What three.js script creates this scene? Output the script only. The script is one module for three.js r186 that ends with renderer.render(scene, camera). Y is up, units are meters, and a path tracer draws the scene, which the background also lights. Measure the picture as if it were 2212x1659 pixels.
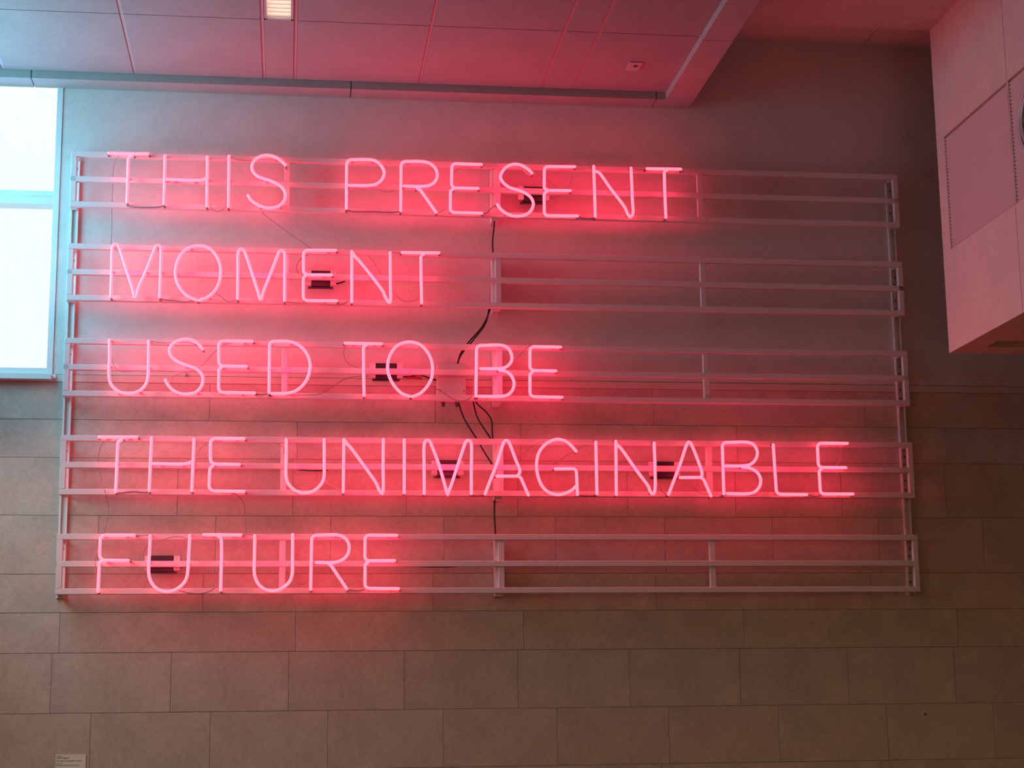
import * as THREE from 'three';
import { mergeGeometries } from 'three/addons/utils/BufferGeometryUtils.js';
import { RoundedBoxGeometry } from 'three/addons/geometries/RoundedBoxGeometry.js';
import { RectAreaLightUniformsLib } from 'three/addons/lights/RectAreaLightUniformsLib.js';

// ---------------------------------------------------------------- camera, sky, large lights, exposure
const scene = new THREE.Scene();
const renderer = new THREE.WebGLRenderer({ antialias: true });
renderer.toneMapping = THREE.LinearToneMapping;
renderer.toneMappingExposure = 1.0;
renderer.shadowMap.enabled = true;
RectAreaLightUniformsLib.init();

const W = 2212, H = 1659, FOCAL = 3730.47;
const camera = new THREE.PerspectiveCamera(2 * Math.atan(H / 2 / FOCAL) * 180 / Math.PI, W / H, 0.05, 120);
camera.position.set(0, 1.6, 9);
camera.rotation.order = 'YXZ';
camera.rotation.set(10.8139 * Math.PI / 180, -7.4618 * Math.PI / 180, -0.6863 * Math.PI / 180);
camera.updateMatrixWorld(true);

// what each source gives (linear radiance); corner, wash and down are out of view
const K = { sky: [1.0, 1.12, 1.25], win: [0.2, 0.6, 1.6], corner: [1.2, 5.8, 8.0], wash: [6.6, 6.9, 7.1], lamp: [2.4, 2.0, 1.5], down: [23.5, 15, 5.2], neon: [6.2, 0.31, 0.45], glow: [0.118, 0.001, 0.0128] };
scene.background = new THREE.Color().setRGB(...K.sky);

function areaLight(name, w, h, rgb, pos, look) {
  const k = Math.max(...rgb, 1e-6), l = new THREE.RectAreaLight(new THREE.Color().setRGB(...rgb.map((c) => c / k)), k, w, h);
  l.name = name; l.position.set(...pos); l.lookAt(...look); scene.add(l);
  return l;
}
// daylight: the window beside the sign, and an unseen one for the upper wall
areaLight('window_daylight', 0.58, 1.5, K.win, [-1.535, 4.13, 0.03], [-1.535, 4.13, 5]);
areaLight('unseen_corner_daylight', 1.1, 1.2, K.corner, [-1.88, 4.15, 0.75], [5, 4.15, 0.75]);
// neon: what the tubes show and what they shed
const NEON = K.neon, GLOW = K.glow;

// ---------------------------------------------------------------- helpers
let seed = 7;
const rnd = () => { seed = (seed * 1664525 + 1013904223) >>> 0; return seed / 4294967296; };
const taken = new Map();
function numbered(n) { const k = taken.get(n) ?? 0; taken.set(n, k + 1); return k ? n + '_' + String(k).padStart(3, '0') : n; }
function tag(o, label, category, group, kind) {
  if (label) o.userData.label = label;
  if (category) o.userData.category = category;
  if (group) o.userData.group = group;
  if (kind) o.userData.kind = kind;
  return o;
}
function top(name, pos = [0, 0, 0]) { const g = new THREE.Group(); g.name = numbered(name); g.position.set(...pos); scene.add(g); return g; }
function part(name, geo, m, parent) {
  const o = new THREE.Mesh(geo, m); o.name = name; o.castShadow = o.receiveShadow = true; parent.add(o); return o;
}
function single(name, geo, m, label, category, group, kind) {
  const o = part(numbered(name), geo, m, scene); return tag(o, label, category, group, kind);
}
const struct = (name, geo, m, label) => tag(part(name, geo, m, scene), label, undefined, undefined, 'structure');
// uv in metres from the face direction
function metric(g) {
  if (g.index) g = g.toNonIndexed();
  const p = g.attributes.position; g.computeVertexNormals(); const n = g.attributes.normal, uv = new Float32Array(p.count * 2);
  for (let i = 0; i < p.count; i++) {
    const ax = Math.abs(n.getX(i)), ay = Math.abs(n.getY(i)), az = Math.abs(n.getZ(i));
    const u = ax > ay && ax > az ? [p.getZ(i), p.getY(i)] : ay > az ? [p.getX(i), p.getZ(i)] : [p.getX(i), p.getY(i)];
    uv[2 * i] = u[0]; uv[2 * i + 1] = u[1];
  }
  g.setAttribute('uv', new THREE.BufferAttribute(uv, 2)); return g;
}
function bx(x0, x1, y0, y1, z0, z1) {
  const g = new THREE.BoxGeometry(x1 - x0, y1 - y0, z1 - z0); g.translate((x0 + x1) / 2, (y0 + y1) / 2, (z0 + z1) / 2); return metric(g);
}
const merge = (l) => mergeGeometries(l.map((g) => { g = g.index ? g.toNonIndexed() : g; return g; }), false);
function rbx(x0, x1, y0, y1, z0, z1, r = 0.003) {
  const g = new RoundedBoxGeometry(x1 - x0, y1 - y0, z1 - z0, 1, r); g.translate((x0 + x1) / 2, (y0 + y1) / 2, (z0 + z1) / 2); return g;
}
// block with chamfered front edges; its face at z = z1
function chamfered(x0, x1, y0, y1, z0, z1, b) {
  const V = [[x0, y0, z0], [x1, y0, z0], [x1, y1, z0], [x0, y1, z0], [x0, y0, z1 - b], [x1, y0, z1 - b], [x1, y1, z1 - b], [x0, y1, z1 - b],
    [x0 + b, y0 + b, z1], [x1 - b, y0 + b, z1], [x1 - b, y1 - b, z1], [x0 + b, y1 - b, z1]];
  const Q = [[8, 9, 10, 11], [4, 5, 9, 8], [5, 6, 10, 9], [6, 7, 11, 10], [7, 4, 8, 11], [0, 1, 5, 4], [1, 2, 6, 5], [2, 3, 7, 6], [3, 0, 4, 7], [3, 2, 1, 0]];
  const a = []; for (const [p, q, r, s] of Q) a.push(...V[p], ...V[q], ...V[r], ...V[p], ...V[r], ...V[s]);
  const g = new THREE.BufferGeometry(); g.setAttribute('position', new THREE.BufferAttribute(new Float32Array(a), 3)); return metric(g);
}
function cyl(r, h, pos, axis = 'y', seg = 12, r2 = r) {
  const g = new THREE.CylinderGeometry(r2, r, h, seg); if (axis === 'z') g.rotateX(Math.PI / 2); if (axis === 'x') g.rotateZ(-Math.PI / 2); g.translate(...pos); return g;
}
// a photo pixel carried along its sight line to the plane z = zp
const eye = camera.position, rot = camera.matrixWorld;
function onZ(px, py, zp) {
  const d = new THREE.Vector3(px - W / 2, H / 2 - py, -FOCAL).transformDirection(rot);
  return eye.clone().addScaledVector(d, (zp - eye.z) / d.z);
}

// ---------------------------------------------------------------- textures
function noiseTex(size, fn) {
  const d = new Uint8Array(size * size * 4);
  for (let y = 0; y < size; y++) for (let x = 0; x < size; x++) {
    const c = fn(x, y), i = 4 * (y * size + x);
    d[i] = Math.max(0, Math.min(255, c[0])); d[i + 1] = Math.max(0, Math.min(255, c[1])); d[i + 2] = Math.max(0, Math.min(255, c[2])); d[i + 3] = 255;
  }
  const t = new THREE.DataTexture(d, size, size); t.wrapS = t.wrapT = THREE.RepeatWrapping; t.magFilter = THREE.LinearFilter; t.minFilter = THREE.LinearMipmapLinearFilter; t.generateMipmaps = true; t.needsUpdate = true; return t;
}
// tiling value noise
function tileNoise(n, s) {
  let q = s; const r = () => { q = (q * 1664525 + 1013904223) >>> 0; return q / 4294967296; };
  const g = Array.from({ length: n * n }, r);
  return (u, v) => {
    const x = u * n, y = v * n, xi = Math.floor(x), yi = Math.floor(y), fx = x - xi, fy = y - yi, sx = fx * fx * (3 - 2 * fx), sy = fy * fy * (3 - 2 * fy);
    const at = (a, b) => g[((b % n + n) % n) * n + ((a % n + n) % n)];
    return (at(xi, yi) * (1 - sx) + at(xi + 1, yi) * sx) * (1 - sy) + (at(xi, yi + 1) * (1 - sx) + at(xi + 1, yi + 1) * sx) * sy - 0.5;
  };
}
const TS = 512, nA = tileNoise(9, 11), nB = tileNoise(37, 23), nC = tileNoise(150, 31), nD = tileNoise(256, 47);
const grain = (a, b, c, d, base) => noiseTex(TS, (x, y) => {
  const u = x / TS, v = y / TS, k = 1 + a * nA(u, v) + b * nB(u, v) + c * nC(u, v) + d * Math.min(0, nD(u, v) + 0.32) * 3;
  return base.map((t) => t * k);
});
const blockMap = grain(0.08, 0.05, 0.07, 0.25, [226, 222, 216]); blockMap.colorSpace = THREE.SRGBColorSpace; blockMap.repeat.set(1 / 0.9, 1 / 0.9);
const plasterMap = grain(0.04, 0.025, 0.03, 0.0, [240, 238, 234]); plasterMap.colorSpace = THREE.SRGBColorSpace; plasterMap.repeat.set(1 / 1.3, 1 / 1.3);
const bumpMap = grain(0.2, 0.3, 0.6, 0.5, [128, 128, 128]); bumpMap.repeat.set(1 / 0.5, 1 / 0.5);
const woodMap = noiseTex(TS, (x, y) => { const u = x / TS, v = y / TS, k = 1 + 0.2 * nC(u * 0.12, v) + 0.12 * nB(u * 0.2, v * 2) + 0.1 * nA(u, v); return [168 * k, 128 * k, 92 * k]; });
woodMap.colorSpace = THREE.SRGBColorSpace; woodMap.repeat.set(1 / 1.5, 1 / 1.5);

const lin = (r, g, b) => new THREE.Color().setRGB(r, g, b);
const std = (c, rough, o = {}) => new THREE.MeshStandardMaterial({ color: c, roughness: rough, ...o });
const M = {
  plaster: std(lin(0.76, 0.7, 0.68), 0.9, { map: plasterMap, bumpMap, bumpScale: 0.0006 }),
  trim: std(lin(0.72, 0.67, 0.6), 0.85, { map: plasterMap }),
  mortar: std(lin(0.5, 0.45, 0.4), 0.95),
  ceiling: std(lin(0.42, 0.41, 0.4), 0.92, { map: plasterMap, bumpMap, bumpScale: 0.0004 }),
  panel: std(lin(0.36, 0.355, 0.35), 0.95, { map: plasterMap, bumpMap, bumpScale: 0.0006 }),
  grid: std(lin(0.42, 0.4, 0.4), 0.55),
  floor: std(lin(0.3, 0.3, 0.3), 0.5, { map: woodMap }),
  room: std(lin(0.36, 0.32, 0.27), 0.9, { map: plasterMap }),
  frame: std(lin(0.72, 0.72, 0.7), 0.45),
  glass: new THREE.MeshPhysicalMaterial({ color: 0xffffff, roughness: 0.0, transmission: 1, thickness: 0, ior: 1.5 }),
  steel: std(lin(0.68, 0.64, 0.62), 0.5),
  strut: std(lin(0.8, 0.76, 0.74), 0.42),
  bolt: std(lin(0.16, 0.14, 0.13), 0.4, { metalness: 0.6 }),
  black: std(lin(0.014, 0.013, 0.02), 0.45),
  bracket: std(lin(0.68, 0.66, 0.64), 0.5),
  box: std(lin(0.5, 0.48, 0.46), 0.5),
  cable: std(lin(0.012, 0.011, 0.011), 0.5),
  wire: std(lin(0.3, 0.27, 0.26), 0.5),
  sleeve: std(lin(0.26, 0.25, 0.25), 0.45),
  redsleeve: std(lin(0.35, 0.02, 0.02), 0.4),
  cap: std(lin(0.14, 0.12, 0.12), 0.35),
  post: std(lin(0.55, 0.5, 0.5), 0.2),
  bulk: std(lin(0.84, 0.78, 0.69), 0.75, { map: plasterMap }),
  slat: std(lin(0.68, 0.63, 0.62), 0.55),
  chrome: std(lin(0.6, 0.58, 0.56), 0.4, { metalness: 0.2 }),
  louver: std(lin(0.85, 0.82, 0.76), 0.35),
  neon: std(lin(0.6, 0.3, 0.33), 0.3, { emissive: lin(...NEON), emissiveIntensity: 1 }),
  lamp: std(lin(0.9, 0.9, 0.88), 0.6, { emissive: lin(...K.lamp), emissiveIntensity: 0.8 }),
  wash: std(lin(0.9, 0.9, 0.88), 0.6, { emissive: lin(...K.wash), emissiveIntensity: 0.15 }),  // panel of the unseen side wall lamps
  upper: std(lin(0.72, 0.66, 0.66), 0.9, { map: plasterMap }),
  down: std(lin(0.9, 0.9, 0.88), 0.6, { emissive: lin(...K.down), emissiveIntensity: 0.5 }),  // panels under the unseen balcony, warming the lower wall
};
const blockMats = [1, 0.965, 1.035, 0.985, 1.015].map((k) => std(lin(0.7 * k, 0.635 * k, 0.57 * k), 0.9, { map: blockMap, bumpMap, bumpScale: 0.0012 }));

// ---------------------------------------------------------------- the room
const XL = -1.9, XR = 6.2, ZB = 13, SOF = 4.912, PAN = 4.955, HI = 5.335;
struct('floor', bx(XL - 0.3, XR + 0.3, -0.2, 0, -0.3, ZB + 0.3), M.floor, 'brown wooden floor of the hall');
{ // wall with the sign: plaster above, coursed blocks below
  const g = top('wall_back'); tag(g, 'pale wall, smooth plaster above and coursed stone blocks below', undefined, undefined, 'structure');
  const J0 = 3.355, J1 = 3.316, wx0 = -1.85, wx1 = -1.22;
  part('plaster', merge([bx(wx1, XR + 0.3, J0, 5.7, -0.25, 0), bx(XL - 0.3, wx0, J0, 5.7, -0.25, 0), bx(wx0, wx1, 5.15, 5.7, -0.25, 0)]), M.plaster, g);
  part('ledge_course', bx(XL - 0.3, XR + 0.3, J1, J0 - 0.003, -0.25, 0.004), M.trim, g);
  part('mortar_bed', bx(XL - 0.3, XR + 0.3, 0, J1, -0.25, -0.006), M.mortar, g);
  const ys = [J1, 3.118, 2.919, 2.622, 2.323, 2.128, 1.926, 1.628, 1.336, 1.137, 0.938, 0.64, 0.342, 0.143, 0];
  const at = [[0.766, 1.18], [1.222, 1.18], [1.202, 0.59], [1.4, 0.59], [0.753, 1.18], [1.224, 1.18], [1.192, 0.59], [1.393, 0.59], [0.76, 1.18], [1.22, 1.18], [1.2, 0.59], [1.395, 0.59], [0.76, 1.18], [1.22, 1.18]];
  const cache = new Map();
  for (let i = 0; i < ys.length - 1; i++) {
    const [ref, len] = at[i], n0 = Math.floor((XL - 0.1 - ref) / len);
    for (let n = n0; ref + n * len < XR; n++) {
      const a = ref + n * len, key = len + '|' + i;
      if (!cache.has(key)) cache.set(key, chamfered(0.0008, len - 0.0008, ys[i + 1] + 0.0011, ys[i] - 0.0011, -0.05, 0, 0.0011));
      const b = part('stone_block', cache.get(key), blockMats[Math.floor(rnd() * 5)], g); b.position.set(a, 0, (rnd() - 0.5) * 0.0012);
    }
  }
  part('bolt_hole', cyl(0.007, 0.01, onZ(1998, 1542, 0).toArray(), 'z', 10), M.cap, g);
  const q = onZ(403, 811, 0); part('nail', bx(q.x - 0.002, q.x + 0.002, q.y - 0.008, q.y + 0.008, -0.002, 0.012), M.bolt, g);
}
{ // window beside the sign
  const g = top('window_1'); tag(g, 'tall white-framed window with bright daylight beside the sign', undefined, undefined, 'structure');
  const x0 = -1.85, x1 = -1.22, y0 = 3.35, y1 = 5.15, f = 0.029;
  part('window_frame', merge([bx(x1 - f, x1, y0, y1, -0.12, 0.006), bx(x0, x0 + f, y0, y1, -0.12, 0.006), bx(x0 + f, x1 - f, y0, y0 + 0.036, -0.12, 0.004), bx(x0 + f, x1 - f, y1 - 0.012, y1, -0.12, 0.004)]), M.frame, g);
  part('mullion', merge([bx(x0 + f, x1 - f, 4.268, 4.304, -0.1, 0.004), bx(x0 + f, x1 - f, 4.307, 4.342, -0.1, -0.006)]), M.frame, g);
  part('window_pane', bx(x0 + f, x1 - f, y0 + 0.036, 4.268, -0.062, -0.058), M.glass, g);
  part('window_pane', bx(x0 + f, x1 - f, 4.342, y1 - 0.012, -0.062, -0.058), M.glass, g);
  part('window_sill', merge([bx(x0 - 0.03, x1 - 0.001, 3.321, 3.348, -0.01, 0.05), bx(x0 - 0.03, x1 + 0.02, 3.331, 3.352, -0.01, 0.012)]), M.frame, g);
}
{ // side wall and window out of view, placed to light upper wall and ceiling
  const y0 = 3.55, y1 = 4.75, z0 = 0.2, z1 = 1.3, f = 0.05;
  struct('wall_left', merge([bx(XL - 0.3, XL, 0, y0, 0, ZB), bx(XL - 0.3, XL, y1, 5.7, 0, ZB), bx(XL - 0.3, XL, y0, y1, 0, z0), bx(XL - 0.3, XL, y0, y1, z1, ZB)]), M.room, 'side wall with an unseen high window');
  const g = top('unseen_window_2'); tag(g, 'unseen high window in the side wall, placed to light the upper wall and ceiling', undefined, undefined, 'structure');
  part('window_frame', merge([bx(XL - 0.1, XL, y0, y0 + f, z0, z1), bx(XL - 0.1, XL, y1 - f, y1, z0, z1), bx(XL - 0.1, XL, y0 + f, y1 - f, z0, z0 + f), bx(XL - 0.1, XL, y0 + f, y1 - f, z1 - f, z1)]), M.frame, g);
  part('window_pane', bx(XL - 0.06, XL - 0.055, y0 + f, y1 - f, z0 + f, z1 - f), M.glass, g);
}
for (const [z, w] of [[0.95, 'nearest the corner'], [2.45, 'further from the corner']]) { // lamps out of view on the side wall, tilted to light the lower blocks
  const g = top('unseen_wall_washer', [XL, 2.92, z]); tag(g, 'long unseen wall washer lamp on the side wall ' + w, 'light', 'unseen wall washer lamps on the side wall');
  part('wall_plate', bx(0, 0.03, -0.1, 0.1, -0.6, 0.6), M.frame, g);
  const head = new THREE.Group(); head.name = 'lamp_head'; head.position.set(0.14, 0, 0); head.rotation.z = -0.95; g.add(head);
  part('housing', merge([bx(-0.06, 0, -0.13, 0.13, -0.6, 0.6), bx(0, 0.03, 0.12, 0.13, -0.6, 0.6), bx(0, 0.03, -0.13, -0.12, -0.6, 0.6)]), M.frame, head);
  part('light_panel', bx(0.001, 0.006, -0.115, 0.115, -0.59, 0.59), M.wash, head);
  const k = Math.max(...K.wash, 1e-6), l = new THREE.RectAreaLight(lin(...K.wash.map((c) => c / k)), k, 1.18, 0.23); l.name = 'unseen_wall_washer_glow'; l.position.x = 0.012; l.rotation.y = -Math.PI / 2; head.add(l);
}
{ // unseen balcony, placed so its downlights reach only the lower wall
  const y = 3.1, z0 = 6.1;
  struct('unseen_ceiling_balcony', merge([bx(XL, XR, y, y + 0.3, z0, ZB)]), M.ceiling, 'underside of an unseen balcony that keeps lamp light off the upper wall');
  for (const [x, z, w] of [[-1.0, 6.9, 'nearest the side windows'], [0.8, 6.9, 'over the middle of the hall'], [2.8, 6.9, 'towards the bulkhead'], [-1.0, 9.4, 'at the back by the side windows'], [2.8, 9.4, 'at the back towards the bulkhead']]) {
    const g = top('unseen_downlight_panel', [x, y, z]); tag(g, 'square warm light panel, out of view under the balcony ' + w, 'light', 'unseen light panels under the balcony');
    part('frame', merge([bx(-0.32, 0.32, -0.012, 0, -0.32, -0.29), bx(-0.32, 0.32, -0.012, 0, 0.29, 0.32), bx(-0.32, -0.29, -0.012, 0, -0.29, 0.29), bx(0.29, 0.32, -0.012, 0, -0.29, 0.29)]), M.frame, g);
    part('light_panel', bx(-0.29, 0.29, -0.006, 0, -0.29, 0.29), M.down, g);
    const k = Math.max(...K.down, 1e-6), l = new THREE.RectAreaLight(lin(...K.down.map((c) => c / k)), k, 0.58, 0.58); l.name = 'unseen_downlight_glow'; l.position.y = -0.014; l.rotation.x = -Math.PI / 2; g.add(l);
  }
}
struct('wall_right', bx(XR, XR + 0.3, 0, 5.7, 0, ZB), M.room, 'far side wall of the hall');
struct('wall_front', bx(XL - 0.3, XR + 0.3, 0, 5.7, ZB, ZB + 0.3), M.room, 'wall behind the viewer');

// dropped ceiling: a lower border round a tray of panels
const SX = 2.19, SZ = 7.6, BZ = 0.14, BX = 2.034;
{
  const g = top('ceiling'); tag(g, 'dropped white ceiling with panels inside a lower border', undefined, undefined, 'structure');
  // border boards along the wall and along the open edge, with thin seams between them
  const far = [XL, -1.369, 0.307, 1.981];
  far.forEach((a, i) => part('border_board', bx(a + (i ? 0.0025 : 0), (far[i + 1] ?? BX) - (i < 3 ? 0.0025 : 0), SOF, 5.2, 0.001, BZ), M.ceiling, g));
  const edge = [0.001, 1.0, 3.0, 5.0, SZ];
  for (let i = 0; i < 4; i++) part('border_board', bx(BX, SX, SOF, 5.2, edge[i] + (i ? 0.0025 : 0), edge[i + 1] - 0.0025), M.ceiling, g);
  part('border_board', bx(XL, BX, SOF, 5.2, SZ - BZ, SZ - 0.003), M.ceiling, g);
  part('ceiling_deck', bx(XL, BX, PAN + 0.03, 5.2, BZ, SZ - BZ), M.panel, g);
  // panels between the grid bars
  const bars = [-1.512, -0.8335, -0.157, 0.0066, 0.6747, 1.3435, 1.5205];
  const xs = [XL, ...bars, BX], zs = [BZ, 0.942, 2.2, 3.45, 4.7, 5.95, SZ - BZ], hb = 0.0095;
  for (let i = 0; i < xs.length - 1; i++) for (let j = 0; j < zs.length - 1; j++) {
    if (i === 3 && (j === 1 || j === 3 || j === 5)) continue;          // the light fittings
    if (i === 6 && (j === 2 || j === 4)) continue;
    const a = xs[i] + (i ? hb : 0.002), b = xs[i + 1] - (i < xs.length - 2 ? hb : 0.002);
    part('ceiling_panel', bx(a, b, PAN, PAN + 0.018, zs[j] + 0.003, zs[j + 1] - 0.003), M.panel, g);
  }
  for (const x of bars) part('grid_bar', merge([bx(x - hb + 0.0015, x + hb - 0.0015, PAN + 0.004, PAN + 0.02, BZ, SZ - BZ)]), M.grid, g);
  // higher ceiling beyond the open edge, with a slot along the wall
  part('upper_ceiling', merge([bx(SX, XR, 5.291, 5.7, 0.35, ZB), bx(XL, SX, 5.2, 5.7, 0, ZB)]), M.upper, g);
  const seam = 3.231;
  part('slot_board', bx(SX, seam - 0.003, HI, 5.7, 0, 0.35), M.plaster, g);
  part('slot_board', bx(seam + 0.003, XR, HI, 5.7, 0, 0.35), M.plaster, g);
}
// ceiling lights in the narrow strips: recessed troughs with cross blades; only the first is in view
function troffer(x0, x1, z0, z1, label) {
  const g = top('ceiling_light', [(x0 + x1) / 2, PAN, (z0 + z1) / 2]); tag(g, label, 'light', 'louvred ceiling lights');
  const w = (x1 - x0) / 2, l = (z1 - z0) / 2;
  part('housing', merge([bx(-w, -w + 0.012, -0.002, 0.028, -l, l), bx(w - 0.012, w, -0.002, 0.028, -l, l), bx(-w, w, -0.002, 0.028, -l, -l + 0.014), bx(-w, w, -0.002, 0.028, l - 0.014, l)]), M.grid, g);
  part('lamp_tube', bx(-w + 0.013, w - 0.013, 0.024, 0.027, -l + 0.015, l - 0.015), M.lamp, g);
  const n = Math.round((2 * l - 0.03) / 0.047), geo = new THREE.CylinderGeometry(0.004, 0.011, 2 * (w - 0.013), 3, 1); geo.rotateZ(Math.PI / 2); geo.rotateX(-Math.PI / 2);
  const blade = bx(-w + 0.013, w - 0.013, -0.001, 0.02, -0.0035, 0.0035);
  for (let i = 0; i < n; i++) part('louver_blade', blade, M.louver, g).position.z = -l + 0.015 + (i + 0.75) * (2 * l - 0.03) / n;
  const s = new THREE.RectAreaLight(lin(...K.lamp.map((c) => c / Math.max(...K.lamp, 1e-6))), Math.max(...K.lamp), 2 * w - 0.03, 2 * l - 0.04); s.position.set(0, -0.006, 0); s.rotation.x = -Math.PI / 2; g.add(s); s.name = 'ceiling_light_glow';
}
troffer(-0.146, -0.0045, 0.945, 2.197, 'louvred ceiling light above the word THIS');
troffer(-0.146, -0.0045, 3.453, 4.697, 'second louvred light, out of view further back in the same ceiling strip');  // this and the next three are unseen, placed for warm room light
troffer(-0.146, -0.0045, 5.953, 7.456, 'third louvred light, out of view at the back of the ceiling strip');
troffer(1.355, 1.509, 2.203, 3.447, 'louvred light, out of view in the ceiling strip near the open edge');
troffer(1.355, 1.509, 4.703, 5.947, 'second louvred light, out of view in the strip near the open edge');
{
  const g = top('ceiling_sensor', [1.783, PAN, 0.517]); tag(g, 'small square sensor plate in the ceiling panel', 'sensor');
  part('plate', bx(-0.034, 0.034, -0.006, 0.001, -0.055, 0.055), std(lin(0.45, 0.42, 0.42), 0.5), g);
  part('lens', cyl(0.011, 0.01, [0.002, -0.008, 0.012], 'y', 14), M.cap, g);
}

// bulkhead hanging at the right, with corrugated grilles
{
  const g = top('wall_bulkhead'); tag(g, 'pale boxed bulkhead hanging beside the sign with corrugated grilles', undefined, undefined, 'structure');
  const X0 = 3.489, YB = 3.464, Y1 = 5.291, z0 = 0.35, t = 0.04, gy0 = 4.006, gy1 = 4.636;
  const zone = [[z0, 1.292, 0.46, 1.285], [1.296, 2.26, 1.306, 2.13], [2.264, 3.23, 2.4, 3.22], [3.234, 4.2]];
  for (const [a, b, ga, gb] of zone) {
    if (ga === undefined) { part('face_panel', bx(X0, X0 + t, YB, Y1, a, b), M.bulk, g); continue; }
    part('face_panel', merge([bx(X0, X0 + t, YB, gy0, a, b), bx(X0, X0 + t, gy1, Y1, a, b), bx(X0, X0 + t, gy0, gy1, a, ga), bx(X0, X0 + t, gy0, gy1, gb, b)]), M.bulk, g);
    const gr = new THREE.Group(); gr.name = 'corrugated_grille'; g.add(gr);
    const n = 32, p = (gy1 - 0.006 - gy0) / n, d = 0.012;
    const s = new THREE.Shape(); s.moveTo(0, 0); s.lineTo(-d, p / 2); s.lineTo(0, p); s.lineTo(0.004, p); s.lineTo(0.004, 0); s.closePath();
    const sg = metric(new THREE.ExtrudeGeometry(s, { depth: gb - ga - 0.002, bevelEnabled: false }));
    for (let i = 0; i < n; i++) part('slat', sg, M.slat, gr).position.set(X0 + d + 0.001, gy0 + i * p, ga + 0.001);
  }
  part('body', merge([bx(X0 + t, X0 + 0.06, YB + 0.02, Y1 - 0.001, z0 + 0.002, 4.2), bx(X0 + t, XR, YB + 0.02, Y1 - 0.001, z0 + 0.001, z0 + 0.02), bx(X0, XR, YB, Y1, 4.2, 4.24)]), M.bulk, g);
  // underside with a long slot
  part('soffit_board', merge([bx(X0 + t, XR, YB, YB + 0.02, z0 + 0.001, 0.515), bx(X0 + t, 3.625, YB, YB + 0.02, 0.515, 0.668), bx(X0 + t, XR, YB, YB + 0.02, 0.668, 4.2)]), M.bulk, g);
  part('slot', merge([bx(3.62, XR, YB + 0.06, YB + 0.07, 0.5, 0.68), bx(3.62, XR, YB + 0.02, YB + 0.06, 0.5, 0.515), bx(3.62, XR, YB + 0.02, YB + 0.06, 0.668, 0.68)]), M.bulk, g);
  const sp = top('round_vent', [X0, 4.35, 1.61]); tag(sp, 'round silver vent ring set in the corrugated grille', 'vent');
  const rim = new THREE.TorusGeometry(0.197, 0.021, 10, 48); rim.rotateY(Math.PI / 2); rim.scale(0.6, 1, 1); rim.translate(-0.006, 0, 0);
  part('rim', rim, std(lin(0.6, 0.58, 0.56), 0.4), sp);
  part('throat', cyl(0.182, 0.02, [-0.002, 0, 0], 'x', 40), M.black, sp);
  for (const r of [0.15, 0.105, 0.06]) { const c = new THREE.TorusGeometry(r, 0.012, 8, 40); c.rotateY(Math.PI / 2); c.translate(-0.012, 0, 0); part('ring', c, M.chrome, sp); }
}

// ---------------------------------------------------------------- the sign's steelwork
const ZF = 0.12, ZBK = 0.09, RL = -1.15, RR = 3.344, BAR = 0.0298;
const rows = [4.528, 4.0262, 3.5233, 3.0183, 2.5164].map((t, i) => ({ t, b: t - 0.3045, i }));
const rowWords = ['THIS PRESENT', 'MOMENT', 'USED TO BE', 'THE UNIMAGINABLE', 'FUTURE'];
const STR = [-0.0264, 1.098, 2.2173];
for (const r of rows) {
  const g = top('sign_row_frame', [(RL + RR) / 2, r.b, ZBK]); tag(g, 'pale steel ladder frame carrying the neon words ' + rowWords[r.i], 'frame', 'steel row frames of the neon sign');
  const ox = (RL + RR) / 2, hw = (RR - RL) / 2, h = r.t - r.b, d = ZF - ZBK, yc = h / 2;
  const rail = rbx(-hw, hw, -BAR / 2, BAR / 2, 0, d, 0.003);
  for (const [n, y] of [['bottom_rail', BAR / 2], ['middle_rail', yc], ['top_rail', h - BAR / 2]]) part(n, rail, M.steel, g).position.y = y;
  const endg = rbx(-BAR / 2, BAR / 2, BAR, h - BAR, 0, d, 0.003);
  for (const s of [-1, 1]) part('end_post', endg, M.steel, g).position.x = s * (hw - BAR / 2);
  const post = rbx(-0.016, 0.016, BAR, h - BAR, -0.002, d - 0.006, 0.003);
  STR.forEach((x, k) => {
    part('post', post, M.steel, g).position.x = x - ox;
    if (k === 1) part('standoff_channel', merge([bx(-0.03, -0.026, -0.012, h - 0.02, -ZBK, -0.002), bx(-0.03, 0.012, -0.012, h - 0.02, -ZBK, -ZBK + 0.004), bx(-0.026, 0.01, -0.012, h - 0.02, -0.006, -0.002)]), M.strut, g).position.x = x - ox;
  });
}
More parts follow.
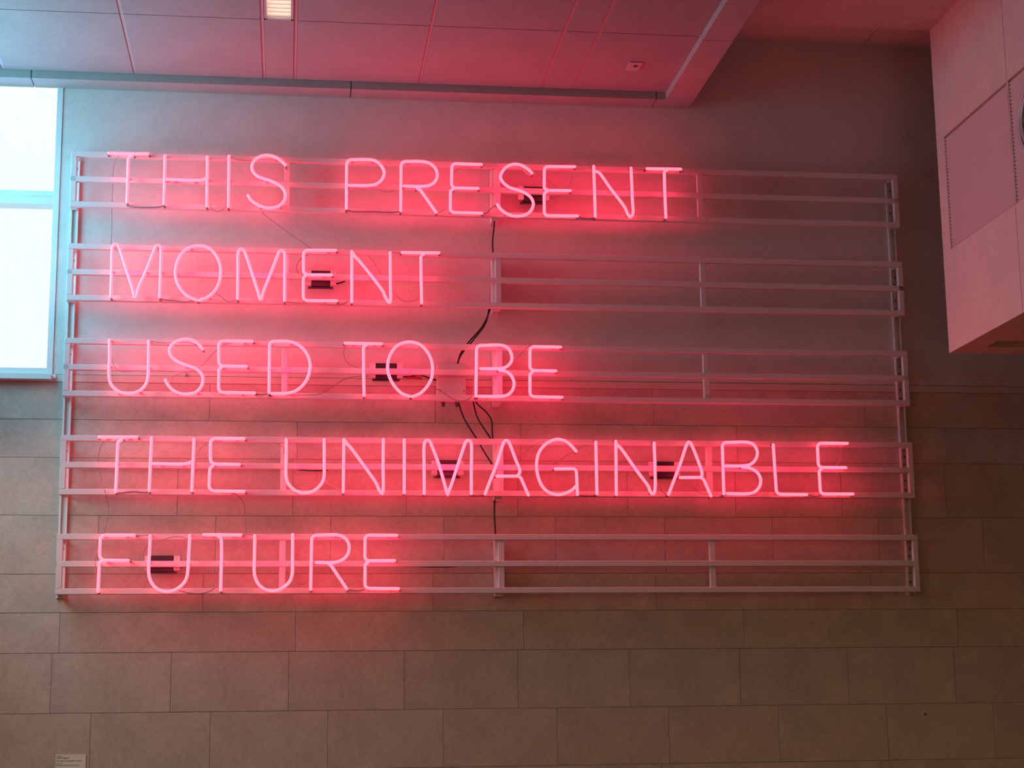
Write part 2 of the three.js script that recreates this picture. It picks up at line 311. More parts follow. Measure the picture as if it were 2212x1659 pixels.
// upright wall channels at both ends, with an arm out to every row
for (const [x, label] of [[-1.137, 'white steel wall channel behind the sign at the window end'], [3.331, 'white steel wall channel behind the sign at the bulkhead end']]) {
  const y0 = rows[4].b - 0.012, y1 = rows[0].t - 0.02, w = 0.0205, D = 0.021;
  const g = top('wall_channel', [x, y0, 0]); tag(g, label, 'channel', 'upright wall channels of the sign');
  const h = y1 - y0;
  part('channel', merge([bx(-w, w, 0, h, 0, 0.006), bx(-w, -w + 0.003, 0, h, 0.006, D), bx(w - 0.003, w, 0, h, 0.006, D), bx(-w + 0.003, -w + 0.009, 0, h, D - 0.003, D), bx(w - 0.009, w - 0.003, 0, h, D - 0.003, D)]), M.strut, g);
  for (const r of rows) {
    for (const dy of [0.012, r.t - r.b - 0.02]) part('arm', merge([bx(-0.016, 0.016, r.b + dy - y0 - 0.004, r.b + dy - y0, D, ZBK), bx(-0.016, 0.016, r.b + dy - y0 - 0.004, r.b + dy - y0 + 0.022, D, D + 0.004)]), M.strut, g);
    for (const dy of [0.06, 0.11, 0.2, 0.24]) part('bolt', cyl(0.005, 0.006, [(dy > 0.2 ? 0.006 : 0), r.b + dy - y0, 0.008], 'z', 8), M.bolt, g);
  }
}

// ---------------------------------------------------------------- neon letters
// crops of the photo: [left, top, enlargement]
const CROP = { A: [220, 310, 5.2667], B: [640, 320, 5.0273], C: [1060, 330, 5.0273], D: [220, 510, 5.8211], E: [590, 520, 5.8211], F: [220, 720, 4.6083], G: [690, 720, 4.0218], H: [190, 920, 4.9156], I: [590, 930, 5.2667], J: [1000, 930, 5.2667], K: [1390, 930, 4.6083], L: [180, 1135, 6.1444], M: [520, 1135, 5.8211], P: [0, 0, 1] };
const toPx = (c, [x, y]) => [CROP[c][0] + x / CROP[c][2], CROP[c][1] + y / CROP[c][2]];
const ZT = ZF + 0.05, TR = 0.0082;
const EE = (t, tl, ml, mr, l0, l1, l2, l3, r) => [[t, [...tl, r], [...ml, r], mr], [l0, [...l1, r * 0.55], [...l2, r], l3]];
const letters = [
  ['THIS', 'A', [
    ['T', [[78, 111], [528, 118]], [[356, 133], [302, 168, 40], [298, 330], [287, 668]]],
    ['H', [[720, 138], [707, 688]], [[1202, 152], [1195, 712]], [[727, 408], [1150, 412], [1192, 388]]],
    ['I', [[1447, 142], [1440, 718]]],
    ['S', [[2090, 245], [2020, 182], [1950, 146], [1880, 134], [1800, 150], [1735, 196], [1706, 262], [1722, 322], [1775, 373], [1860, 405], [1960, 440], [2040, 490], [2080, 545], [2088, 605], [2066, 665], [2010, 713], [1930, 734], [1850, 727], [1762, 690], [1700, 645], [1662, 588]]]]],
  ['PRESENT', 'B', [
    ['P', [[545, 655], [548, 124, 60], [800, 125], [870, 143], [926, 195], [955, 263], [937, 330], [880, 385], [800, 403], [575, 405]]],
    ['R', [[1135, 680], [1139, 143, 55], [1370, 145], [1450, 165], [1510, 218], [1532, 290], [1512, 355], [1460, 400], [1390, 414], [1170, 412]], [[1313, 438], [1345, 450, 18], [1520, 698]]],
    ['E', ...EE([2012, 178], [1690, 167], [1685, 430], [1977, 437], [1712, 443], [1675, 458], [1672, 698], [2018, 705], 48)]]],
  ['PRESENT', 'C', [
    ['S', [[450, 222], [400, 175], [330, 135], [255, 124], [180, 148], [127, 203], [107, 262], [138, 325], [210, 378], [300, 405], [380, 440], [440, 490], [463, 550], [442, 622], [390, 668], [310, 688], [230, 683], [152, 648], [102, 605], [72, 560]]],
    ['E', ...EE([915, 152], [583, 149], [581, 407], [867, 411], [606, 424], [580, 447], [583, 684], [946, 686], 42)],
    ['N', [[1118, 145], [1130, 480], [1136, 692]], [[1140, 203], [1170, 210], [1300, 385], [1460, 598], [1484, 655], [1518, 700], [1543, 665], [1538, 500], [1524, 165]]],
    ['T', [[1697, 172], [2066, 178]], [[1912, 193], [1885, 205, 20], [1890, 400], [1903, 703]]]]],
  ['MOMENT', 'D', [
    ['M', [[113, 765], [124, 450], [134, 150], [150, 110], [175, 98], [205, 115], [225, 160], [300, 395], [388, 670], [405, 740], [422, 782], [438, 740], [458, 660], [560, 430], [665, 165], [685, 125], [708, 114], [735, 130], [744, 170], [738, 450], [728, 770]]],
    ['O', [[1198, 806], [1100, 768], [1010, 690], [947, 580], [925, 470], [945, 340], [1010, 215], [1100, 147], [1210, 121], [1330, 142], [1420, 217], [1478, 330], [1497, 450], [1476, 580], [1420, 690], [1330, 768], [1224, 810]]],
    ['M', [[1708, 790], [1712, 450], [1715, 215], [1730, 172], [1752, 158], [1785, 178], [1808, 225], [1890, 470], [1970, 720], [1998, 812], [2020, 745], [2042, 675], [2120, 480], [2212, 240], [2232, 195], [2259, 176], [2288, 193], [2300, 238], [2299, 508], [2299, 813]]]]],
  ['MOMENT', 'E', [
    ['E', ...EE([790, 122], [383, 120], [382, 428], [738, 430], [405, 445], [380, 470], [379, 752], [805, 755], 55)],
    ['N', [[990, 132], [990, 770]], [[998, 148], [1035, 205], [1065, 232], [1230, 435], [1380, 635], [1408, 700], [1440, 755], [1464, 788], [1477, 750], [1476, 600], [1472, 148]]],
    ['T', [[1620, 148], [2087, 152]], [[1893, 172], [1858, 192, 25], [1860, 400], [1868, 785]]]]],
  ['USED', 'F', [
    ['U', [[77, 65], [77, 250], [72, 430], [90, 505], [145, 565], [200, 592], [265, 602], [330, 592], [390, 562], [437, 510], [460, 430], [465, 250], [468, 77]]],
    ['S', [[1005, 157], [960, 105], [900, 70], [840, 58], [760, 75], [700, 112], [673, 170], [692, 230], [760, 285], [850, 320], [940, 355], [990, 400], [1008, 455], [990, 530], [940, 583], [860, 607], [780, 600], [702, 560], [655, 508], [632, 463]]],
    ['E', ...EE([1500, 80], [1165, 77], [1165, 325], [1442, 330], [1195, 340], [1166, 360], [1162, 588], [1522, 594], 42)],
    ['D', [[1665, 592], [1671, 80, 42], [1850, 80], [1940, 105], [2010, 160], [2058, 240], [2074, 330], [2050, 440], [2000, 518], [1930, 573], [1850, 596], [1692, 600]]]]],
  ['TO', 'G', [
    ['T', [[222, 85], [542, 92]], [[408, 105], [383, 118, 20], [384, 300], [388, 542]]],
    ['O', [[787, 548], [720, 525], [650, 455], [606, 370], [593, 290], [610, 200], [660, 122], [720, 86], [790, 75], [868, 95], [930, 150], [970, 225], [984, 310], [970, 400], [925, 475], [870, 525], [808, 551]]]]],
  ['BE', 'G', [
    ['B', [[1360, 547], [1366, 105, 40], [1590, 105], [1640, 130], [1668, 180], [1672, 225], [1652, 268], [1605, 300], [1540, 307], [1398, 307]], [[1563, 320], [1620, 330], [1665, 365], [1690, 420], [1689, 462], [1668, 507], [1630, 538], [1580, 547], [1383, 548]]],
    ['E', ...EE([2096, 120], [1830, 115], [1828, 322], [2056, 327], [1852, 338], [1829, 352], [1829, 550], [2110, 556], 38)]]],
  ['THE', 'H', [
    ['T', [[115, 120], [522, 118]], [[364, 145], [318, 170, 35], [312, 300], [295, 702]]],
    ['H', [[676, 125], [650, 690]], [[1127, 140], [1103, 690]], [[680, 402], [1060, 400], [1097, 384]]],
    ['E', ...EE([1660, 137], [1302, 133], [1300, 405], [1612, 410], [1327, 425], [1294, 450], [1284, 690], [1660, 697], 55)]]],
  ['UNIMAGINABLE', 'I', [
    ['U', [[150, 100], [148, 350], [146, 500], [165, 590], [220, 660], [290, 700], [360, 711], [440, 697], [510, 650], [560, 590], [580, 520], [582, 350], [582, 100]]],
    ['N', [[805, 100], [798, 702]], [[812, 112], [845, 155], [875, 185], [1030, 395], [1180, 612], [1203, 672], [1240, 723], [1251, 690], [1252, 400], [1255, 100]]],
    ['I', [[1492, 105], [1492, 712]]],
    ['M', [[1720, 720], [1718, 400], [1720, 155], [1735, 117], [1760, 108], [1785, 125], [1800, 160], [1880, 370], [1970, 680], [1985, 737], [2000, 690], [2020, 640], [2100, 400], [2180, 160], [2197, 122], [2222, 110], [2250, 130], [2257, 180], [2255, 450], [2255, 720]]]]],
  ['UNIMAGINABLE', 'J', [
    ['A', [[252, 725], [310, 570], [390, 370], [455, 160], [475, 120], [495, 112], [518, 125], [540, 170], [600, 330], [648, 450], [645, 480], [632, 503]], [[385, 520], [652, 520, 50], [745, 735]]],
    ['G', [[1290, 237], [1230, 170], [1170, 122], [1090, 100], [1010, 115], [930, 165], [870, 240], [843, 330], [839, 430], [860, 540], [900, 630], [960, 693], [1040, 725], [1110, 728], [1190, 705], [1250, 670], [1285, 633]], [[1050, 437], [1290, 433, 42], [1303, 730]]],
    ['I', [[1512, 130], [1525, 722]]],
    ['N', [[1740, 120], [1745, 730]], [[1756, 163], [1800, 205], [1830, 245], [1980, 460], [2112, 640], [2128, 685], [2163, 728], [2181, 695], [2185, 400], [2175, 140]]]]],
  ['UNIMAGINABLE', 'K', [
    ['A', [[250, 637], [310, 480], [370, 320], [425, 155], [440, 122], [453, 112], [470, 125], [490, 165], [540, 290], [583, 420], [583, 448], [570, 463]], [[365, 468], [592, 468, 45], [672, 652]]],
    ['B', [[800, 632], [784, 119, 42], [1040, 118], [1095, 140], [1128, 188], [1134, 235], [1115, 290], [1070, 333], [1010, 350], [818, 352]], [[985, 363], [1060, 375], [1122, 407], [1160, 460], [1168, 510], [1152, 563], [1110, 608], [1050, 628], [833, 628]]],
    ['L', [[1292, 140], [1306, 350], [1325, 635, 48], [1628, 638]]],
    ['E', ...EE([2030, 128], [1731, 125], [1742, 368], [2016, 370], [1772, 380], [1749, 398], [1762, 632], [2086, 632], 42)]]],
  ['FUTURE', 'L', [
    ['F', [[682, 130], [226, 128, 68], [212, 463, 75], [600, 468]], [[300, 467], [213, 470, 60], [195, 878]]],
    ['U', [[888, 132], [878, 350], [868, 630], [893, 735], [960, 828], [1050, 873], [1130, 880], [1230, 850], [1320, 780], [1370, 700], [1388, 600], [1402, 350], [1415, 130]]],
    ['T', [[1595, 124], [2095, 128]], [[1798, 152], [1831, 165, 25], [1835, 330], [1822, 862]]]]],
  ['FUTURE', 'M', [
    ['U', [[178, 125], [172, 400], [172, 610], [200, 700], [250, 768], [320, 810], [390, 825], [480, 810], [560, 762], [620, 698], [648, 610], [652, 400], [654, 112]]],
    ['R', [[880, 805], [894, 122, 62], [1230, 122], [1300, 150], [1350, 210], [1364, 290], [1340, 370], [1282, 430], [1200, 462], [1140, 467], [948, 466]], [[1098, 485], [1130, 495, 22], [1335, 800]]],
    ['E', ...EE([1966, 125], [1565, 121], [1560, 445], [1937, 443], [1602, 463], [1564, 490], [1562, 792], [1986, 796], 52)]]],
];
// corners with a radius become arcs; the rest is a smooth line through the knots
function dense(c, raw) {
  const s = CROP[c][2], P = raw.map(([x, y, r]) => { const q = onZ(...toPx(c, [x, y]), ZT); return { v: new THREE.Vector2(q.x, q.y), r: r ? r / s * 0.00238 : 0 }; });
  const out = [P[0].v];
  for (let i = 1; i < P.length - 1; i++) {
    const { v, r } = P[i];
    if (!r) { out.push(v); continue; }
    const a = P[i - 1].v.clone().sub(v), b = P[i + 1].v.clone().sub(v), la = a.length(), lb = b.length(); a.normalize(); b.normalize();
    const ang = Math.acos(THREE.MathUtils.clamp(a.dot(b), -1, 1)), t = Math.min(r / Math.tan(ang / 2), la * 0.48, lb * 0.48), rr = t * Math.tan(ang / 2);
    const p0 = v.clone().addScaledVector(a, t), p1 = v.clone().addScaledVector(b, t);
    const ctr = v.clone().addScaledVector(a.clone().add(b).normalize(), Math.hypot(t, rr));
    if (la - t > 0.03) out.push(p0.clone().addScaledVector(a, 0.012));
    const s0 = Math.atan2(p0.y - ctr.y, p0.x - ctr.x); let ds = Math.atan2(p1.y - ctr.y, p1.x - ctr.x) - s0; while (ds > Math.PI) ds -= 2 * Math.PI; while (ds < -Math.PI) ds += 2 * Math.PI;
    for (let k = 0; k <= 4; k++) out.push(new THREE.Vector2(ctr.x + rr * Math.cos(s0 + ds * k / 4), ctr.y + rr * Math.sin(s0 + ds * k / 4)));
    if (lb - t > 0.03) out.push(p1.clone().addScaledVector(b, 0.012));
  }
  out.push(P[P.length - 1].v);
  const curve = new THREE.CatmullRomCurve3(out.map((q) => new THREE.Vector3(q.x, q.y, ZT)), false, 'centripetal');
  const n = Math.max(6, Math.ceil(curve.getLength() / 0.011));
  return curve.getSpacedPoints(n);
}
function sweep(pts, r, seg = 9) {
  const n = pts.length, pos = [], idx = [], z = new THREE.Vector3(0, 0, 1);
  const ring = (c, t, k) => { const u = new THREE.Vector3().crossVectors(z, t); if (u.lengthSq() < 1e-8) u.set(1, 0, 0); u.normalize(); const w = new THREE.Vector3().crossVectors(t, u); for (let j = 0; j < seg; j++) { const a = 2 * Math.PI * j / seg; const q = c.clone().addScaledVector(u, Math.cos(a) * k).addScaledVector(w, Math.sin(a) * k); pos.push(q.x, q.y, q.z); } };
  const tan = (i) => pts[Math.min(n - 1, i + 1)].clone().sub(pts[Math.max(0, i - 1)]).normalize();
  const t0 = tan(0), t1 = tan(n - 1); let rings = 0;
  for (const [o, k] of [[0.75, 0.5], [0.4, 0.85]]) { ring(pts[0].clone().addScaledVector(t0, -o * r), t0, r * k); rings++; }
  for (let i = 0; i < n; i++) { ring(pts[i], tan(i), r); rings++; }
  for (const [o, k] of [[0.4, 0.85], [0.75, 0.5]]) { ring(pts[n - 1].clone().addScaledVector(t1, o * r), t1, r * k); rings++; }
  for (let i = 0; i < rings - 1; i++) for (let j = 0; j < seg; j++) { const a = i * seg + j, b = i * seg + (j + 1) % seg, c = a + seg, d = b + seg; idx.push(a, b, c, b, d, c); }
  const A = pts[0].clone().addScaledVector(t0, -r * 0.85), B = pts[n - 1].clone().addScaledVector(t1, r * 0.85), ia = pos.length / 3; pos.push(A.x, A.y, A.z, B.x, B.y, B.z);
  for (let j = 0; j < seg; j++) { idx.push(ia, (j + 1) % seg, j); const q = (rings - 1) * seg; idx.push(ia + 1, q + j, q + (j + 1) % seg); }
  const g = new THREE.BufferGeometry(); g.setAttribute('position', new THREE.BufferAttribute(new Float32Array(pos), 3)); g.setIndex(idx); g.computeVertexNormals();
  g.setAttribute('uv', new THREE.BufferAttribute(new Float32Array(pos.length / 3 * 2), 2)); return g;
}
const ORD = ['first', 'second', 'third', 'fourth', 'fifth', 'sixth', 'seventh', 'eighth', 'ninth', 'tenth', 'eleventh', 'twelfth'];
const count = {};
const onBar = (y) => rows.some((r) => [r.t - BAR / 2, (r.t + r.b) / 2, r.b + BAR / 2].some((c) => Math.abs(y - c) < BAR / 2 - 0.006));
for (const [word, crop, list] of letters) for (const [ch, ...strokes] of list) {
  const k = count[word] = (count[word] ?? -1) + 1;
  const lines = strokes.map((s) => dense(crop, s)), all = lines.flat();
  const lo = all.reduce((m, p) => m.min(p), all[0].clone()), hi = all.reduce((m, p) => m.max(p), all[0].clone());
  const base = new THREE.Vector3((lo.x + hi.x) / 2, lo.y, ZF);
  const g = top('neon_letter', base.toArray());
  tag(g, `glowing pink neon letter ${ch}, ${ORD[k]} letter of the word ${word}`, 'neon letter', 'neon letters of the word ' + word);
  for (const line of lines) {
    const loc = line.map((p) => p.clone().sub(base));
    part('neon_tube', sweep(loc, TR), M.neon, g);
    // electrodes bent back towards the steel at both ends
    for (const [e, f] of [[0, 1], [loc.length - 1, loc.length - 2]]) {
      const out = loc[e].clone().sub(loc[f]).normalize(), q = loc[e].clone().addScaledVector(out, 0.004);
      part('electrode', cyl(0.0054, ZT - ZF - 0.012, [q.x, q.y, (ZT - ZF) / 2 - 0.006], 'z', 8), M.cap, g);
    }
    let last = null;
    for (let i = 4; i < line.length - 4; i++) if (onBar(line[i].y) && (!last || last.distanceTo(line[i]) > 0.1)) {
      last = line[i]; const q = loc[i];
      part('tube_support', merge([cyl(0.0035, ZT - ZF - 0.008, [q.x, q.y, (ZT - ZF) / 2 - 0.004], 'z', 6), cyl(0.008, 0.004, [q.x, q.y, 0.002], 'z', 8)]), M.post, g);
      i += 6;
    }
  }
  const p = new THREE.PointLight(lin(...GLOW.map((c) => c / Math.max(...GLOW, 1e-6))), Math.max(...GLOW) * lines.reduce((s, l) => s + l.length * 0.011, 0), 0, 2);
  p.name = 'neon_glow'; p.position.set(0, (hi.y - lo.y) / 2, ZT - ZF + 0.08); p.castShadow = true; p.shadow.radius = 3; g.add(p);
}

// ---------------------------------------------------------------- transformers behind the middle rails
for (const [px0, px1, py0, py1, where] of [[1119, 1186, 402, 436, 'the S and E of PRESENT'], [660, 726, 584, 619, 'the letter E of MOMENT'], [799, 870, 784, 819, 'the letter O of TO'], [932, 1001, 994, 1029, 'the letter M of UNIMAGINABLE'], [1401, 1469, 997, 1031, 'the second N and A of UNIMAGINABLE'], [313, 388, 1200, 1235, 'the first U of FUTURE']]) {
  const a = onZ(px0, py0, ZBK - 0.005), b = onZ(px1, py1, ZBK - 0.005), w = b.x - a.x, h = a.y - b.y, d = 0.0445;
  const g = top('neon_transformer', [a.x + w / 2, b.y, ZBK - 0.045]); tag(g, 'black neon transformer on white brackets behind ' + where, 'transformer', 'transformers behind the letters');
  const cw = w / 2 - 0.03;
  part('case', rbx(-cw, cw, 0, h, 0.002, d - 0.004, 0.003), M.black, g);
  part('case_flange', bx(-cw - 0.016, cw + 0.014, -0.006, 0.0015, 0.004, 0.03), M.black, g);
  for (const s of [-1, 1]) {
    const o = new THREE.Shape(); const x0 = s > 0 ? cw : -w / 2, x1 = s > 0 ? w / 2 : -cw; o.moveTo(x0, 0.008); o.lineTo(x1, 0.008); o.lineTo(x1, h - 0.002); o.lineTo(x0, h - 0.002); o.closePath();
    for (const y of [0.018, h - 0.012]) { const q = new THREE.Path(); q.absarc((x0 + x1) / 2, y, 0.0032, 0, Math.PI * 2, true); o.holes.push(q); }
    const e = new THREE.ExtrudeGeometry(o, { depth: 0.003, bevelEnabled: false, curveSegments: 6 }); e.translate(0, 0, d - 0.004);
    part('bracket', e, M.bracket, g);
  }
}
{ // junction box behind the words TO BE
  const a = onZ(943.6, 784.6, ZBK - 0.005), b = onZ(1006.5, 868, ZBK - 0.005), w = b.x - a.x, h = a.y - b.y;
  const g = top('junction_box', [a.x + w / 2, b.y, ZBK - 0.0465]); tag(g, 'grey metal junction box behind the rails between TO and BE', 'box');
  part('body', rbx(-w / 2, w / 2, 0, h, 0.001, 0.04, 0.003), M.box, g);
  part('cover', rbx(-w / 2 + 0.002, w / 2 - 0.002, 0.002, h - 0.004, 0.0395, 0.0435, 0.0015), M.box, g);
  for (const [x, y] of [[-0.058, 0.062], [0.066, 0.062], [0.066, 0.054]]) part('screw', cyl(0.0025, 0.003, [x, y, 0.0445], 'z', 8), M.bolt, g);
  for (const x of [-0.042, 0.03]) part('connector', merge([cyl(0.011, 0.014, [x, -0.007, 0.022], 'y', 12), cyl(0.008, 0.012, [x, -0.018, 0.022], 'y', 12)]), M.bolt, g);
}

// ---------------------------------------------------------------- cables and wires
function wire(where, c, pts, { r = 0.0019, z = ZF + 0.025, m = M.wire, name = 'wire', what = 'thin wire' } = {}) {
  const P = pts.map(([x, y, zz]) => onZ(...toPx(c, [x, y]), zz === undefined ? z : zz + 0.045));
  const cv = new THREE.CatmullRomCurve3(P, false, 'centripetal'), n = Math.max(4, Math.ceil(cv.getLength() / 0.02));
  const a = P[0], pl = cv.getSpacedPoints(n).map((q) => q.clone().sub(a));
  const o = single(name, sweep(pl, r, 6), m, what + ' ' + where, name === 'wire' ? 'wire' : 'cable', name === 'wire' ? 'wires between the letters' : 'black power cables of the sign'); o.position.copy(a);
}
const black = { r: 0.0042, z: 0.06, m: M.cable, name: 'power_cable', what: 'black power cable' };
const sleeve = { r: 0.0042, z: ZF + 0.025, m: M.sleeve, what: 'thick sleeved grey wire' };
const back = { z: 0.075 };
wire('hanging between the steel rows of PRESENT and MOMENT', 'P', [[1069, 462], [1067, 490], [1064, 525], [1066, 556]], black);
wire('running down beside the centre post of the MOMENT row', 'P', [[1066, 556], [1065, 600], [1065.5, 640], [1067, 660]], { ...black, z: 0.05 });
wire('straight down from the MOMENT row to the junction box', 'P', [[1061, 662], [1044, 702], [1010, 742], [996, 762], [991, 775], [989.5, 786]], black);
wire('sagging loosely from the MOMENT row to the junction box', 'P', [[1057, 664], [1049, 698], [1022, 735], [1003, 757], [992, 774], [988, 786]], { ...black, z: 0.075 });
wire('leaving the junction box towards the M of UNIMAGINABLE', 'P', [[991, 872], [1003, 905], [1029, 947], [1040, 966], [1064, 1005]], black);
wire('running straight down beside the junction box', 'P', [[1021, 862], [1023, 871], [1031, 901], [1061, 949], [1064, 955]], black);
wire('bulging outward below the junction box', 'P', [[1027, 862], [1029, 870], [1053, 893], [1062, 909], [1063, 930], [1065, 955]], { ...black, z: 0.075 });
wire('between the centre of the UNIMAGINABLE row and the FUTURE row', 'P', [[1069, 1064], [1068.5, 1080], [1068, 1114], [1071, 1160]], black);
wire('sagging under the middle rail beyond FUTURE', 'P', [[870, 1219], [883, 1222], [935, 1224.5], [985, 1223.5], [1017, 1219]], black);
wire('leaving the transformer behind the O of TO', 'G', [[722, 378], [790, 376], [850, 362], [910, 372], [960, 392], [1016, 408]], black);
wire('leaving the transformer behind the E of MOMENT', 'E', [[792, 541], [850, 530], [905, 508]], black);
wire('leaving the transformer behind the first U of FUTURE', 'L', [[1280, 557], [1350, 540], [1400, 520]], black);
wire('under the rail behind the U of UNIMAGINABLE', 'I', [[280, 446], [400, 455], [570, 456], [620, 450]], { ...black, r: 0.003 });
wire('under the rail behind the R of FUTURE', 'M', [[1000, 505], [1150, 517], [1280, 515], [1440, 505]], { ...black, r: 0.003 });
wire('with a red cover beside the O of TO', 'G', [[768, 388], [820, 386], [882, 390]], { r: 0.008, z: 0.06, m: M.redsleeve, what: 'short thick wire splice' });

wire('dropping from the T of THIS towards MOMENT', 'A', [[190, 138, 0.1], [150, 190, 0.06], [128, 330, 0.03], [118, 640, 0.03], [112, 730, 0.03], [114, 895, 0.03], [106, 1150, 0.03]], back);
wire('joining the feet of T and H in THIS', 'A', [[287, 680], [300, 705], [350, 722], [620, 725], [690, 712], [713, 692]], sleeve);
wire('sagging between H and I of THIS', 'A', [[1222, 680], [1250, 740], [1325, 778], [1390, 740], [1415, 680], [1420, 560]]);
wire('behind the top of the S of THIS', 'A', [[1468, 150], [1520, 180], [1640, 195], [1760, 190], [1900, 182], [1980, 195], [2075, 245]]);
wire('slanting from the S of THIS to the E of MOMENT', 'A', [[1730, 700], [1800, 768], [1960, 895], [2385, 1200]], back);
wire('under the bowl of the P of PRESENT', 'B', [[600, 432], [740, 440], [850, 432], [940, 468], [1000, 478], [1055, 462]]);
wire('joining the feet of P and R in PRESENT', 'B', [[547, 668], [580, 684], [850, 692], [1080, 696], [1133, 682]], sleeve);
wire('at the foot of the R of PRESENT', 'B', [[1528, 694], [1570, 690], [1607, 662]]);
wire('inside the first E of PRESENT', 'B', [[1698, 290], [1740, 235], [1800, 208], [1900, 212]]);
wire('between the first E and S of PRESENT', 'B', [[2020, 706], [2050, 714], [2110, 662], [2182, 604]], { r: 0.0028 });
wire('under the top hook of the S of PRESENT', 'C', [[452, 245], [415, 238], [350, 180], [300, 158]], { r: 0.0045, m: M.post });
wire('crossing behind the second E of PRESENT', 'C', [[505, 252], [560, 265], [615, 298], [660, 330], [702, 368]], back);
wire('looping inside the second E of PRESENT', 'C', [[735, 185], [840, 190], [880, 222], [876, 290], [848, 360]]);
wire('below the middle arm of the second E of PRESENT', 'C', [[630, 502], [700, 480], [765, 462]], back);
wire('joining the second E and N of PRESENT', 'C', [[950, 692], [975, 708], [1060, 715], [1110, 712], [1136, 696]], sleeve);
wire('between the tops of N and T in PRESENT', 'C', [[1527, 164], [1600, 180], [1660, 182], [1697, 173]]);
wire('beside the stem of the T of PRESENT', 'C', [[1560, 500], [1680, 495], [1800, 487], [1850, 508], [1876, 570], [1882, 690]]);
wire('joining the first M and O of MOMENT', 'D', [[730, 775], [760, 795], [900, 812], [1040, 826], [1196, 815]], { ...sleeve, r: 0.003 });
wire('between the O and second M of MOMENT', 'D', [[1425, 720], [1480, 745], [1530, 790], [1590, 828], [1640, 825], [1705, 792]]);
wire('under the E of MOMENT', 'E', [[148, 762], [200, 775], [600, 792], [800, 805], [900, 790], [950, 740], [960, 610]], { r: 0.0028 });
wire('arching round the back of the E of MOMENT', 'E', [[570, 160], [480, 170], [400, 195], [330, 250], [295, 320], [300, 380], [335, 420]], back);
wire('slanting behind the N of MOMENT', 'E', [[1195, 190], [1260, 260], [1320, 360], [1370, 445]], back);
wire('sagging between N and T of MOMENT', 'E', [[1495, 640], [1580, 720], [1680, 765], [1770, 755], [1825, 720], [1832, 580]]);
wire('between the tops of N and T in MOMENT', 'E', [[1473, 146], [1550, 152], [1622, 148]]);
wire('inside the U of USED', 'F', [[92, 240], [130, 340], [200, 380], [280, 382], [355, 372]]);
wire('from U over the top of the S of USED', 'F', [[470, 76], [600, 95], [740, 92], [860, 92], [940, 115], [1005, 160]]);
wire('winding behind the S up to the E of USED', 'F', [[720, 605], [690, 510], [700, 450], [760, 405], [860, 385], [940, 360], [1020, 300], [1100, 210], [1170, 145], [1240, 105], [1310, 94]]);
wire('joining the E and D of USED', 'F', [[1525, 596], [1560, 607], [1620, 607], [1665, 594]], sleeve);
wire('rising from the D of USED to the transformer behind TO', 'P', [[590, 852, 0.1], [632, 853.5, 0.1], [676, 852.8, 0.1], [690, 851.5, 0.1], [706, 843, 0.1], [716, 837, 0.07], [726, 831, 0.03], [747, 818, 0.03], [777, 812.8, 0.03], [800, 812.5, 0.03]], back);
wire('looping from the T of TO', 'G', [[228, 105, 0.1], [210, 170, 0.05], [225, 230, 0.03], [270, 275, 0.03], [345, 300, 0.03]], back);
wire('sagging from the O of TO to the B of BE', 'G', [[950, 470], [1040, 495], [1110, 540], [1180, 580], [1230, 592], [1290, 575], [1330, 530], [1342, 400]], { r: 0.0025 });
wire('slanting between the B and E of BE', 'G', [[1600, 308], [1680, 255], [1760, 170], [1815, 115], [1845, 104]], { r: 0.0025 });
wire('dropping from the T of THE', 'H', [[205, 140, 0.085], [185, 155, 0.085], [160, 180, 0.085], [135, 225, 0.07], [118, 285, 0.03], [108, 390, 0.03], [118, 465, 0.03], [148, 585, 0.03]], back);
wire('joining the feet of T and H in THE', 'H', [[295, 708], [330, 714], [480, 698], [620, 707], [652, 692]], sleeve);
wire('arching from H to the E of THE', 'H', [[1420, 160], [1330, 170], [1260, 190], [1190, 250], [1150, 320], [1135, 400]]);
wire('hooked beside the U of UNIMAGINABLE', 'H', [[2045, 330], [2040, 240], [2055, 205], [2075, 215], [2085, 310]]);
wire('slanting from U to N in UNIMAGINABLE', 'I', [[590, 555], [640, 620], [720, 662], [795, 712]], { r: 0.0045, m: M.post });
wire('between I and the M of UNIMAGINABLE', 'I', [[1500, 340], [1600, 365], [1715, 390]], back);
wire('joining M and the first A of UNIMAGINABLE', 'J', [[95, 732], [130, 742], [200, 742], [250, 730]], sleeve);
wire('arching between the first A and G of UNIMAGINABLE', 'J', [[655, 520], [665, 400], [690, 290], [750, 210], [830, 155], [925, 118]]);
wire('trailing inside the G of UNIMAGINABLE', 'J', [[1000, 400], [1090, 345], [1160, 300], [1210, 260], [1285, 245]], back);
wire('between the G and I of UNIMAGINABLE', 'J', [[1300, 238], [1330, 200], [1370, 175], [1430, 165], [1480, 185], [1492, 320]]);
wire('joining the feet of G and I in UNIMAGINABLE', 'J', [[1304, 738], [1400, 743], [1480, 742], [1525, 728]], sleeve);
wire('curled behind the second N of UNIMAGINABLE', 'J', [[1770, 400], [1800, 360], [1840, 357], [1890, 392]], back);
wire('at the feet of the second N and A of UNIMAGINABLE', 'K', [[125, 490], [170, 580], [225, 638]], { r: 0.003 });
wire('under the bar of the second A of UNIMAGINABLE', 'K', [[455, 512], [500, 560], [560, 622], [640, 632]]);
wire('curving between B and L of UNIMAGINABLE', 'K', [[1030, 648], [1120, 642], [1180, 600], [1240, 520], [1300, 430]]);
wire('joining L and E of UNIMAGINABLE', 'K', [[1632, 642], [1700, 655], [1775, 648]], { ...sleeve, r: 0.003 });
wire('looping inside the E of UNIMAGINABLE', 'K', [[1840, 162], [1930, 160], [1975, 185], [1985, 230], [1960, 290], [1920, 345]]);
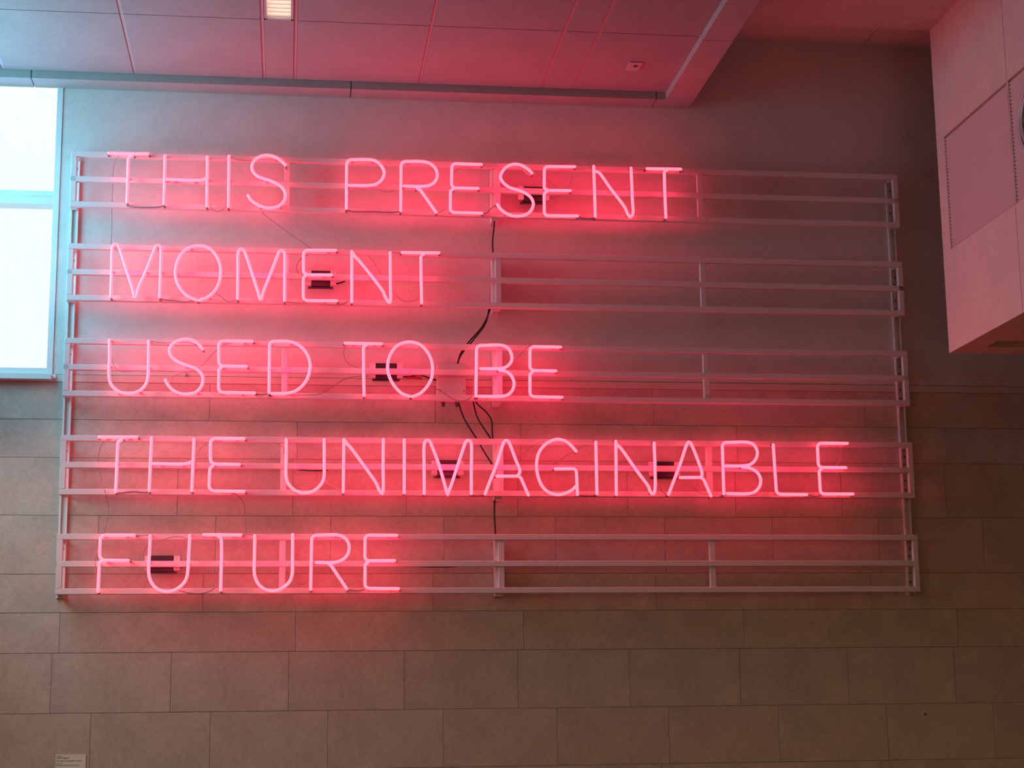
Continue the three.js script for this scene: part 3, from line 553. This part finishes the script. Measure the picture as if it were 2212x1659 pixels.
wire('dropping from the foot of T in THE to the FUTURE row', 'P', [[226, 1058, 0.1], [229, 1069, 0.06], [234, 1092, 0.03], [231, 1125, 0.03], [224, 1156, 0.03]], back);
wire('dropping from the E of THE to the FUTURE row', 'P', [[500, 1064, 0.1], [514, 1070, 0.07], [527, 1090, 0.03], [529, 1125, 0.03], [532, 1156, 0.03]], back);
wire('bowed beside the stem of the F of FUTURE', 'L', [[195, 340], [155, 430], [160, 520], [170, 700], [185, 860]]);
wire('between the tops of F and U in FUTURE', 'L', [[685, 128], [770, 136], [850, 126], [888, 128]]);
wire('arching behind the first U of FUTURE', 'L', [[1005, 215], [1080, 180], [1180, 155], [1280, 150], [1360, 170], [1395, 270]]);
wire('curling from the transformer beside the first U of FUTURE', 'L', [[855, 260], [800, 350], [790, 410], [825, 460]], back);
wire('sagging from the first U to the T of FUTURE', 'L', [[940, 770], [1080, 810], [1250, 855], [1400, 895], [1540, 905], [1660, 880], [1750, 820], [1792, 740], [1800, 630]], { r: 0.0025 });
wire('between the T and second U of FUTURE', 'P', [[521, 1155.8], [530, 1155.2], [541, 1154.6], [550.5, 1156.5]]);
wire('looping between the second U and R of FUTURE', 'M', [[620, 490], [625, 600], [660, 680], [720, 730], [780, 740], [835, 710], [855, 570]]);
wire('joining the R and E of FUTURE', 'M', [[1336, 804], [1400, 815], [1470, 822], [1560, 805]], { ...sleeve, r: 0.003 });

// ---------------------------------------------------------------- placard on the blocks
{
  const a = onZ(120.5, 1630, 0.004), b = onZ(186, 1630, 0.004), w = b.x - a.x, h = 0.115;
  const cv = document.createElement('canvas'); cv.width = 512; cv.height = Math.round(512 * h / w); const q = cv.getContext('2d');
  q.fillStyle = '#eeeddc'; q.fillRect(0, 0, cv.width, cv.height); q.fillStyle = '#1d1a14';
  q.font = 'bold 37px sans-serif'; q.fillText('Alicia Eggert', 14, 72);
  q.font = 'italic bold 34px sans-serif'; q.fillText('All That is Possible is Real', 14, 122);
  q.fillStyle = '#5b584c'; // lines too small to read
  const dash = (x, y, n, wd, hh) => { for (let i = 0; i < n; i++) { const l = wd * (0.5 + 0.5 * rnd()); q.fillRect(x, y, l, hh); x += l + wd * 0.28; } };
  dash(16, 26, 4, 18, 12); dash(14, 150, 6, 18, 12); dash(14, 180, 18, 22, 12);
  const t = new THREE.CanvasTexture(cv); t.colorSpace = THREE.SRGBColorSpace;
  const g = top('wall_placard', [(a.x + b.x) / 2, a.y - h, 0.001]); tag(g, 'small pale wall label with printed text on the stone blocks', 'placard');
  part('board', bx(-w / 2, w / 2, 0, h, 0, 0.004), std(lin(0.55, 0.55, 0.48), 0.7), g);
  const pg = new THREE.PlaneGeometry(w - 0.001, h - 0.001); pg.translate(0, h / 2, 0.0045); part('print', pg, std(0xffffff, 0.7, { map: t }), g);
}
renderer.render(scene, camera);
